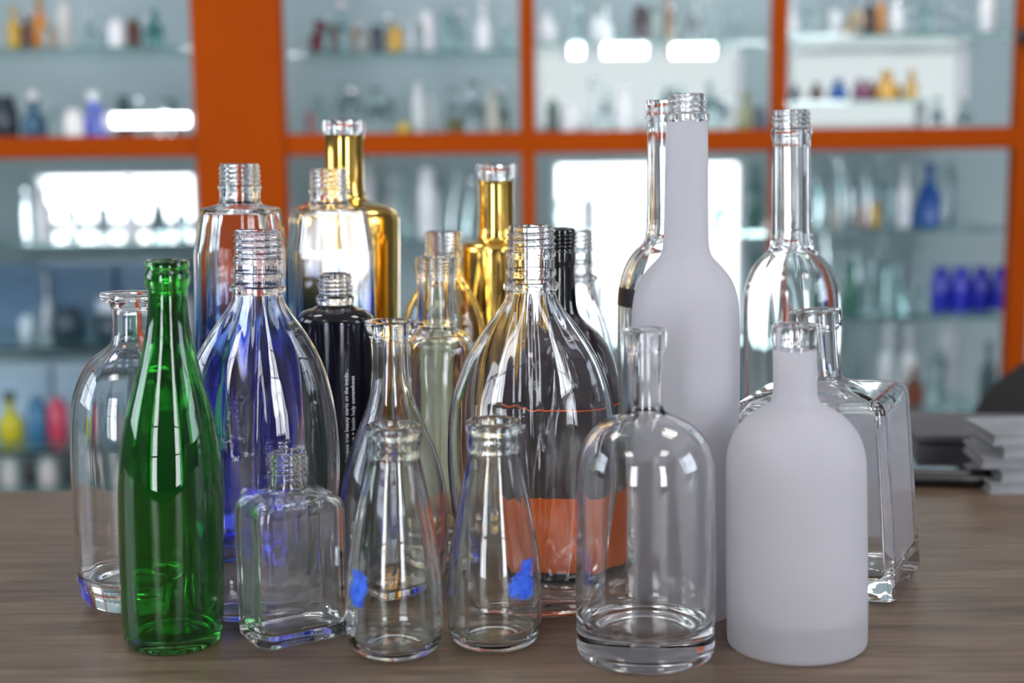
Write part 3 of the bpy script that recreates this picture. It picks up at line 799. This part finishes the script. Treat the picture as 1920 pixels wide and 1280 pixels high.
def gmat(rgb, kind):
    k = (rgb, kind)
    if k not in GM:
        nm = 'goods_%s_%d' % (kind, len(GM))
        if kind == 'glass': GM[k] = glass(nm, rgb, rough=.06, ior=1.42)
        elif kind == 'lacquer': GM[k] = plain(nm, rgb, .25, coat=.3)
        else: GM[k] = plain(nm, rgb, .15, 1.0)
    return GM[k]
MESHES = {}
def good(shape, x, y, z, hgt, hw, rgb, kind, label, cat='bottle', group=None, name=None, cap=None):
    """one small bottle: container and its cap as two parts"""
    key = (shape, round(hgt, 3), round(hw, 3), rgb, kind)
    if key not in MESHES:
        me = lathe_mesh('container', [(a * hgt, b * hw) for a, b in SHAPES[shape]]); me.materials.append(gmat(rgb, kind))
        r = SHAPES[shape][-1][1] * hw * 1.15
        mc = lathe_mesh('cap', [(hgt, r * .96), (hgt + .002, r), (hgt * 1.0 + hw * .7, r), (hgt + hw * .75, r * .85)], 16)
        MESHES[key] = (me, mc)
    me, mc = MESHES[key]
    t = thing(name or ('glass_' + shape if shape != 'bottle' else 'glass_bottle'), label, cat, (x, y, z), 0, group)
    o = bpy.data.objects.new('container', me); C.objects.link(o); o.parent = t
    if cap:
        if cap == 'chrome':
            if 'ball' not in GM:
                GM['ball'] = plain('chrome_stopper', (236, 238, 240), .05, 1.0)  # mirror ball added to catch window glints
            rb = hw * .62
            if (key, 'ball') not in MESHES:
                bl = lathe_mesh('stopper', [(hgt + rb * (1 - math.cos(PI * k / 12)) - .001, max(.0003, rb * math.sin(PI * k / 12))) for k in range(13)], 20)
                bl.materials.append(GM['ball']); MESHES[(key, 'ball')] = bl
            mc = MESHES[(key, 'ball')]
        elif not mc.materials: mc.materials.append(gmat(cap, 'lacquer'))
        o = bpy.data.objects.new('stopper' if cap == 'chrome' else 'cap', mc); C.objects.link(o); o.parent = t
    return t
CLR = [(232, 244, 244), (242, 248, 250), (214, 236, 236)]
def spec(shape, px, ytop, bay, row, hwpx, rgb, kind, label, Y=2.74, cat='bottle', cap=None, name=None):
    z = SH[(bay, row)]; a = at(px, ytop, Y); hw = hwpx * Y / F_PX
    h = max(.02, a.z - z) - (hw * .7 if cap else 0)
    a0 = at(px, 250 + F_PX * (CAM.z - z) / Y, Y)
    good(shape, a0.x, Y, z, h, hw, rgb, kind, label, cat, None, name, cap)
for i_, (xa, xb) in enumerate(((-30, 92), (100, 222), (230, 352))):  # made-up boxes whose blue carries the cool light of this bay
    a = at(xa, 600, 2.90); b_ = at(xb, 600, 2.90); t = thing('storage_box', ['slate blue storage box at the left end behind the dark jars', 'slate blue storage box behind the dark slate jars', 'slate blue storage box near the orange board'][i_], 'box', ((a.x + b_.x) / 2, 2.915, SH[(1, 655)]), 0, 'slate blue storage boxes')
    h_ = at(100, 492, 2.90).z - SH[(1, 655)]; w_ = (b_.x - a.x) / 2
    box('box_body', gmat((96, 128, 156), 'lacquer'), t, -w_, -.03, 0, w_, .03, h_ - .02, bev=.002); box('box_lid', gmat((110, 142, 170), 'lacquer'), t, -w_ - .002, -.032, h_ - .02, w_ + .002, .032, h_, bev=.002)
for i_, (xa, xb) in enumerate(((-30, 100), (108, 238))):  # made-up boxes whose pale blue carries the bluish brightness here
    a = at(xa, 760, 2.90); b_ = at(xb, 760, 2.90); t = thing('storage_box', ['pale blue storage box behind the yellow bottle', 'pale blue storage box behind the raspberry red vial'][i_], 'box', ((a.x + b_.x) / 2, 2.915, SH[(1, 850)]), 0, 'pale blue storage boxes')
    h_ = at(100, 676, 2.90).z - SH[(1, 850)]; w_ = (b_.x - a.x) / 2
    box('box_body', gmat((196, 220, 240), 'lacquer'), t, -w_, -.03, 0, w_, .03, h_ - .02, bev=.002); box('box_lid', gmat((210, 230, 246), 'lacquer'), t, -w_ - .002, -.032, h_ - .02, w_ + .002, .032, h_, bev=.002)
for i_, (px_, hw_, rgb_, lb_) in enumerate(((20, 17, (226, 218, 216), 'white jar at the left of the bottom row, just above the table edge'), (56, 13, (52, 48, 50), 'dark jar between two white ones, just above the table edge'),
        (92, 18, (228, 216, 214), 'wide white jar of the bottom row'), (128, 13, (60, 56, 58), 'dark jar of the bottom row near the apothecary jar'), (160, 16, (222, 214, 212), 'white jar of the bottom row behind the apothecary jar'))):
    spec('jar', px_, 858, 1, 935, hw_, rgb_, 'lacquer', lb_, cat='jar')
# distinct coloured goods, read off the photograph
S_ = spec
S_('bottle', 28, 12, 1, 95, 13, (190, 150, 20), 'lacquer', 'mustard yellow bottle at the left end of the upper left shelf')
S_('bottle', 52, 25, 1, 95, 12, (80, 40, 12), 'lacquer', 'dark brown bottle between two amber ones on the upper left shelf')
S_('tall', 78, -8, 1, 95, 14, (196, 120, 14), 'lacquer', 'tall amber bottle on the upper left shelf', cap=(150, 160, 40))
S_('jar', 252, 36, 1, 95, 13, (96, 44, 26), 'lacquer', 'brown jar beside the teal bottle on the upper left shelf', cat='jar')
S_('bottle', 292, 20, 1, 95, 17, (24, 130, 125), 'lacquer', 'teal bottle on the upper left shelf')
S_('vial', 220, 36, 1, 95, 16, (236, 236, 238), 'lacquer', 'white vial on the upper left shelf', Y=2.70)
S_('vial', 124, 6, 1, 95, 13, (225, 222, 218), 'lacquer', 'cream vial on the upper left shelf', Y=2.80)
S_('jar', 12, 180, 1, 'rail', 24, (28, 40, 52), 'lacquer', 'near-black wide jar on the middle deck of the left cabinet', cat='jar')
S_('bottle', 66, 172, 1, 'rail', 22, (40, 90, 120), 'lacquer', 'slate blue bottle with white cap on the left cabinet deck', cap=(235, 232, 228))
S_('bottle', 178, 172, 1, 'rail', 24, (112, 120, 235), 'lacquer', 'violet blue bottle with white cap on the left cabinet deck', cap=(240, 240, 236))
S_('vial', 140, 205, 1, 'rail', 18, (240, 238, 235), 'lacquer', 'white vial beside the violet bottle', Y=2.68)
S_('jar', 235, 180, 1, 'rail', 15, (120, 138, 138), 'glass', 'grey-green glass jar behind the lit tube', cat='jar', Y=2.86)
S_('jar', 318, 186, 1, 'rail', 17, (120, 150, 150), 'glass', 'grey-green glass jar near the orange board', cat='jar', Y=2.86)
S_('jar', 215, 560, 1, 655, 36, (38, 62, 74), 'lacquer', 'dark slate jar with pale lid on the lower left shelf', cat='jar', cap=(190, 205, 215))
S_('jar', 128, 575, 1, 655, 30, (34, 58, 72), 'lacquer', 'dark slate jar without lid on the lower left shelf', cat='jar')
S_('vial', 52, 590, 1, 655, 15, (200, 216, 226), 'lacquer', 'pale vial beside the dark slate jars')
S_('bottle', 22, 735, 1, 850, 24, (206, 196, 24), 'lacquer', 'yellow bottle in the lower left row', cat='bottle', cap=(60, 70, 60))
S_('vial', 72, 745, 1, 850, 20, (52, 118, 160), 'lacquer', 'blue vial in the lower left row')
S_('vial', 110, 745, 1, 850, 19, (205, 62, 92), 'lacquer', 'raspberry red vial in the lower left row')
S_('vial', 152, 760, 1, 850, 18, (190, 170, 178), 'lacquer', 'pale pink vial in the lower left row, behind the jar')
S_('perfume', 602, 38, 2, 100, 20, (108, 22, 34), 'lacquer', 'dark red round jar on the upper shelf right of the orange board', cat='jar')
S_('vial', 668, 50, 2, 100, 10, (170, 140, 120), 'lacquer', 'small tan vial beside the dark red jar')
S_('jar', 708, 48, 2, 100, 13, (50, 52, 68), 'lacquer', 'small charcoal jar on the upper shelf', cat='jar')
S_('jar', 742, 50, 2, 100, 15, (204, 160, 52), 'lacquer', 'small golden jar on the upper shelf', cat='jar')
S_('vial', 800, 22, 2, 100, 15, (232, 232, 236), 'lacquer', 'white vial right of the golden jar')
S_('vial', 584, 205, 2, 'rail', 9, (170, 120, 125), 'lacquer', 'dusty pink vial just right of the orange board')
S_('jar', 757, 228, 2, 'rail', 14, (205, 178, 76), 'lacquer', 'small yellow jar on the orange rail', cat='jar')
S_('jar', 853, 222, 2, 'rail', 17, (96, 92, 50), 'lacquer', 'olive jar on the orange rail', cat='jar')
S_('tall', 922, 165, 2, 'rail', 13, (196, 192, 178), 'lacquer', 'tall beige bottle beside the thin orange post')
S_('bottle', 945, 175, 2, 'rail', 11, (214, 206, 192), 'glass', 'cream bottle touching the thin orange post')
S_('jar', 1202, 10, 3, 82, 16, (62, 54, 60), 'lacquer', 'dark round jar above the lit tubes', cat='jar')
S_('bottle', 1250, -20, 3, 82, 13, (140, 120, 100), 'lacquer', 'taupe bottle above the lit tubes')
S_('vial', 1298, 28, 3, 82, 12, (110, 118, 124), 'lacquer', 'grey vial above the lit tubes')
S_('vial', 1037, 185, 3, 'rail', 12, (86, 106, 98), 'lacquer', 'dark grey-green vial at the left of the middle bay')
S_('vial', 1066, 195, 3, 'rail', 13, (244, 246, 252), 'lacquer', 'bright white vial at the left of the middle bay', Y=2.68)
S_('bottle', 1398, 172, 3, 'rail', 16, (150, 150, 110), 'lacquer', 'olive green bottle right of the tall frosted neck')
S_('jar', 1418, 200, 3, 'rail', 19, (110, 112, 134), 'lacquer', 'grey-violet jar right of the tall frosted neck', cat='jar', Y=2.84)
S_('bottle', 1628, -20, 4, 66, 11, (48, 46, 50), 'lacquer', 'black bottle on the upper right shelf')
S_('bottle', 1650, -20, 4, 66, 12, (188, 130, 62), 'lacquer', 'amber bottle next to the black one on the upper right shelf')
S_('vial', 1566, 18, 4, 66, 13, (220, 226, 228), 'lacquer', 'pale vial on the upper right shelf')
S_('vial', 1606, 20, 4, 66, 13, (226, 184, 140), 'lacquer', 'peach vial on the upper right shelf')
# a clear riser in the right bay carries a row of small coloured flacons
rz0 = SH[(4, 'rail')]; ra = at(1478, 200, 2.70); rb_ = at(1735, 200, 2.70)
rzt = at(1600, 188, 2.70).z
rs_ = thing('display_riser', 'clear riser carrying the row of small coloured flacons in the right bay', 'riser', ((ra.x + rb_.x) / 2, 2.72, rz0))
hw_ = (rb_.x - ra.x) / 2
box('riser_top', M['shelf'], rs_, -hw_, -.04, rzt - rz0 - .006, hw_, .04, rzt - rz0)
for s in (-1, 1): box('riser_leg', M['white'], rs_, s * hw_ - .003, -.04, 0, s * hw_ + .003, .04, rzt - rz0 - .006)
SH[(4, 'riser')] = rzt
for px, yt, hw, rgb, lb in ((1490, 160, 11, (86, 92, 110), 'slate flacon at the left end of the riser'), (1530, 155, 13, (104, 76, 82), 'plum brown flacon on the riser'),
                            (1571, 148, 16, (34, 96, 176), 'bright blue flacon on the riser'), (1612, 148, 14, (138, 70, 112), 'magenta flacon on the riser'),
                            (1632, 150, 11, (104, 52, 60), 'maroon flacon on the riser'), (1661, 132, 20, (226, 176, 84), 'large golden flacon on the riser'),
                            (1686, 160, 8, (140, 120, 70), 'small olive flacon on the riser'), (1708, 130, 12, (214, 176, 104), 'pale golden flacon at the right end of the riser')):
    S_('perfume', px, yt, 4, 'riser', hw, rgb, 'lacquer', lb, Y=2.70, cat='flacon', name='flacon')
S_('flask', 1740, 305, 4, 432, 36, (36, 92, 170), 'lacquer', 'blue conical flask on the right bay shelf', cat='flask')
S_('jar', 1560, 384, 4, 432, 9, (170, 150, 120), 'lacquer', 'small tan jar in the right bay', cat='jar')
S_('jar', 1612, 386, 4, 432, 10, (160, 116, 116), 'lacquer', 'small dusty rose jar in the right bay', cat='jar')
S_('jar', 1638, 380, 4, 432, 12, (208, 166, 70), 'lacquer', 'small golden jar in the right bay', cat='jar')
for i, px in enumerate((1762, 1800, 1838, 1876)):
    z = SH[(4, 596)]; a = at(px, 500, 2.72); zz = at(px, 590, 2.72)
    good('jar', zz.x, 2.72, z, a.z - z, 19 * 2.72 / F_PX, (24, 34, 168) if i % 2 == 0 else (34, 46, 190), 'lacquer',
         ['deep blue jar at the left of the blue row', 'bright blue jar second in the blue row', 'deep blue jar third in the blue row', 'bright blue jar next to the right orange post'][i], 'jar')
S_('bottle', 1592, 495, 4, 596, 20, (70, 128, 112), 'lacquer', 'sea green bottle right of the tall clear neck')
S_('bottle', 1712, 690, 4, 780, 18, (190, 116, 86), 'glass', 'pale terracotta bottle low in the right bay')
S_('bottle', 1850, 640, 4, 780, 16, (70, 96, 98), 'lacquer', 'dark teal bottle low beside the right post')
# dark green column of bottles at the right of the middle bay
S_('tall', 1415, 310, 3, 440, 18, (84, 132, 124), 'lacquer', 'tall grey-green bottle right of the bright window')
S_('tall', 1412, 470, 3, 640, 20, (70, 122, 112), 'lacquer', 'tall dark green bottle right of the bright window, one shelf lower')
# clear glassware that fills the shelves
FILL = [(1, 95, 14, 340, 6, 60, 'upper left shelf'), (1, 'rail', 90, 345, 4, 90, 'left cabinet deck'), (1, 462, 10, 370, 7, 100, 'second left shelf'), (1, 655, 10, 360, 5, 95, 'lower left shelf'), (1, 850, 180, 330, 3, 90, 'lowest left shelf'),
        (2, 100, 550, 960, 11, 80, 'upper shelf beside the orange board'), (2, 'rail', 555, 960, 12, 100, 'orange rail of the second bay'), (2, 455, 550, 970, 13, 130, 'lower shelf of the second bay'),
        (3, 82, 1015, 1430, 11, 80, 'upper shelf of the middle bay'), (3, 'rail', 1090, 1370, 8, 95, 'deck of the middle bay'), (3, 440, 1020, 1380, 6, 60, 'shelf before the bright window'), (3, 640, 1020, 1430, 6, 120, 'lower shelf of the middle bay'),
        (4, 66, 1480, 1895, 12, 75, 'upper shelf of the right bay'), (4, 'rail', 1750, 1895, 4, 70, 'deck of the right bay'), (4, 432, 1480, 1895, 13, 125, 'middle shelf of the right bay'),
        (4, 596, 1480, 1730, 8, 130, 'lower shelf of the right bay'), (4, 780, 1600, 1890, 9, 150, 'lowest shelf of the right bay')]
rnd = random.Random(11)
USED = [(o.location.x, o.location.y, o.location.z, .05) for o in C.objects if o.get('category') == 'box' and o.location.y > 2] + [(o.location.x, o.location.y, o.location.z, .012) for o in C.objects if o.type == 'EMPTY' and o.get('category') in ('bottle', 'jar', 'flask', 'flacon') and o.location.y > 2]
for bay, row, a, b_, n, hpx, where in FILL:
    z = SH[(bay, row)]
    for i in range(n):
        for tries in range(25):
            Y = rnd.choice((2.70, 2.78, 2.86)); px = a + (b_ - a) * (i + rnd.uniform(.1, .9)) / n
            hw = rnd.choice((12, 15, 18)) * Y / F_PX; x = at(px, 250 + F_PX * (CAM.z - z) / Y, Y).x
            if all(abs(z - q[2]) > .02 or math.hypot(x - q[0], Y - q[1]) > hw + q[3] + .012 for q in USED): break
        else: continue
        lo_, hi_ = bays[bay]
        if x < lo_ + hw + .004 or x > hi_ - hw - .004: continue
        USED.append((x, Y, z, hw))
        sh = rnd.choice(('bottle', 'flask', 'jar', 'vial', 'perfume', 'tall')); hh = hpx * rnd.choice((.75, .9, 1.0)) * Y / F_PX
        white = rnd.random() < .3; ball = rnd.random() < .3  # some get an added ball for bright out-of-focus glints
        good(sh, x, Y, z, hh, hw, (232, 236, 238) if white else rnd.choice(CLR), 'lacquer' if white else 'glass',
             ('%s %s on the %s' % (('white' if white else 'clear glass') + (' ball-stoppered' if ball else ''), {'bottle': 'round bottle', 'flask': 'conical flask', 'jar': 'wide-necked jar', 'vial': 'straight vial', 'perfume': 'perfume bottle', 'tall': 'tall slim bottle'}[sh], where)),
             {'jar': 'jar', 'flask': 'flask'}.get(sh, 'bottle'), 'glassware on the ' + where, cap='chrome' if ball else None)

# ------------------------------------------------------------------ things at the far end of the table, right and left
M['grey_box'] = noisy('grey_card', (80, 78, 82), (92, 90, 94), 10, .6)
M['paper'] = noisy('grey_paper', (128, 129, 132), (146, 148, 152), 30, .7)
M['dark_plastic'] = plain('dark_plastic', (24, 22, 22), .35)
M['chair'] = noisy('dark_brown_leather', (16, 12, 10), (22, 18, 16), 30, .8)
TE = TY1 + .78
# grey open carton
g = on_table(1815, 905); 
gb = thing('carton', 'grey carton at the far right end of the table', 'box', (g.x + .065, g.y + .10, TABLE_Z), math.radians(-8))
box('carton_body', M['grey_box'], gb, -.085, -.05, 0, .085, .05, .022, bev=.002); box('carton_lid', M['grey_box'], gb, -.088, -.053, .022, .088, .053, .030, bev=.002)
pz = .0
for i, (dx, dr) in enumerate(((0, 0), (.006, 4), (-.003, -5), (.004, 7), (0, 2))):
    q = thing('booklet', ['grey booklet at the bottom of the pile right of the carton', 'grey booklet second from the bottom of the pile', 'grey booklet in the middle of the pile',
              'grey booklet second from the top of the pile', 'grey booklet on top of the pile'][i], 'booklet', (g.x + .055 + dx, g.y - .005, TABLE_Z + i * .0103), math.radians(dr), 'pile of grey booklets')
    box('cover', M['paper'], q, -.05, -.034, 0, .05, .034, .0015); box('pages', M['paper'], q, -.048, -.032, .0015, .048, .032, .0085); box('cover', M['paper'], q, -.05, -.034, .0085, .05, .034, .010)
pn = on_table(1795, 905)
pe = thing('pen', 'black marker pen lying before the grey booklets', 'pen', (pn.x - .012, pn.y - .012, TABLE_Z + .0075), math.radians(-6))
def rod(name, mat, par, x0, x1, r0, r1, n=16):
    v = []; f = []
    for x, r in ((x0, r0), (x1, r1)):
        for k in range(n): v.append((x, r * math.cos(2 * PI * k / n), r * math.sin(2 * PI * k / n)))
    for k in range(n): f.append((k, (k + 1) % n, n + (k + 1) % n, n + k))
    f += [tuple(range(n))[::-1], tuple(range(n, 2 * n))]
    me = bpy.data.meshes.new(name); me.from_pydata(v, [], f); me.update(); return link_mesh(name, me, mat, par)
rod('barrel', M['dark_plastic'], pe, -.038, .012, .0072, .0072); rod('cap', M['dark_plastic'], pe, .012, .036, .0078, .0072); rod('tip', M['paper'], pe, -.045, -.038, .003, .0072)
# office chair behind the table on the right
cp_ = at(1935, 800, 1.75)
ch = thing('office_chair', 'dark round-backed chair behind the right end of the table', 'chair', (cp_.x + .095, 1.75, 0))
def pad(name, cx, cy, cz, sx, sy, sz, mat, par, e=2.6):
    v = []; f = []; nu, nv = 36, 18
    sg = lambda c: math.copysign(abs(c) ** (2 / e), c)
    for j in range(nv + 1):
        ph = -PI / 2 + PI * j / nv
        for i in range(nu):
            th = 2 * PI * i / nu
            v.append((cx + sx * sg(math.cos(th)) * sg(math.cos(ph)), cy + sy * math.sin(ph) if sy < sz else cy + sy * sg(math.sin(th)) * sg(math.cos(ph)), cz + sz * sg(math.sin(th)) * sg(math.cos(ph)) if sy < sz else cz + sz * sg(math.sin(ph))))
    for j in range(nv):
        for i in range(nu): f.append((j * nu + i, j * nu + (i + 1) % nu, (j + 1) * nu + (i + 1) % nu, (j + 1) * nu + i))
    me = bpy.data.meshes.new(name); me.from_pydata(v, [], f); me.update(); return link_mesh(name, me, mat, par, True)
ctop = at(1935, 650, 1.75).z
pad('backrest', 0, 0, ctop - .20, .19, .035, .20, M['chair'], ch)
pad('seat', 0, -.2, .46, .22, .22, .04, M['chair'], ch)
box('back_support', M['frame'], ch, -.03, .03, .42, .03, .045, ctop - .25)
rod_z = lathe_mesh('gas_column', [(.07, .03), (.42, .025)]); o = bpy.data.objects.new('gas_column', rod_z); C.objects.link(o); o.parent = ch; o.location = (0, -.15, 0); rod_z.materials.append(M['frame'])
for k in range(5):
    a = 2 * PI * k / 5; l_ = box('foot_arm', M['frame'], ch, 0, -.02, .05, .27, .02, .08); l_.location = (0, -.15, 0); l_.rotation_euler = (0, 0, a)
    wv = lathe_mesh('castor', [(0, .022), (.002, .026), (.05, .026)]); o = bpy.data.objects.new('castor', wv); C.objects.link(o); o.parent = ch; wv.materials.append(M['dark_plastic'])
    o.location = (.26 * math.cos(a), -.15 + .26 * math.sin(a), 0)
# round knob on the right cabinet post
kb = at(1918, 70, CY0); kn = lathe_mesh('door_knob', [(0, .012), (.006, .010), (.012, .016), (.022, .017), (.028, .010)])
o = bpy.data.objects.new('door_knob', kn); C.objects.link(o); o.parent = right; o.location = (kb.x, CY0, kb.z); o.rotation_euler = (PI / 2, 0, 0); kn.materials.append(M['dark_plastic'])
by = {}
for o in C.objects:
    if o.get('group', '').startswith('glassware'): by.setdefault(o['label'], []).append(o)
for lab, os_ in by.items():
    if len(os_) > 1:
        os_.sort(key=lambda o: o.location.x)
        words = {2: ('left', 'right'), 3: ('left', 'middle', 'right')}.get(len(os_), ('leftmost', 'second', 'third', 'fourth', 'rightmost'))
        for o, wd in zip(os_, words):
            head, tail = lab.split(' on the ', 1)
            o['label'] = '%s %s on the %s' % (wd, head, tail)
for a in REG: print('REG', a[0], ['%.3f' % v for v in a[1:]])
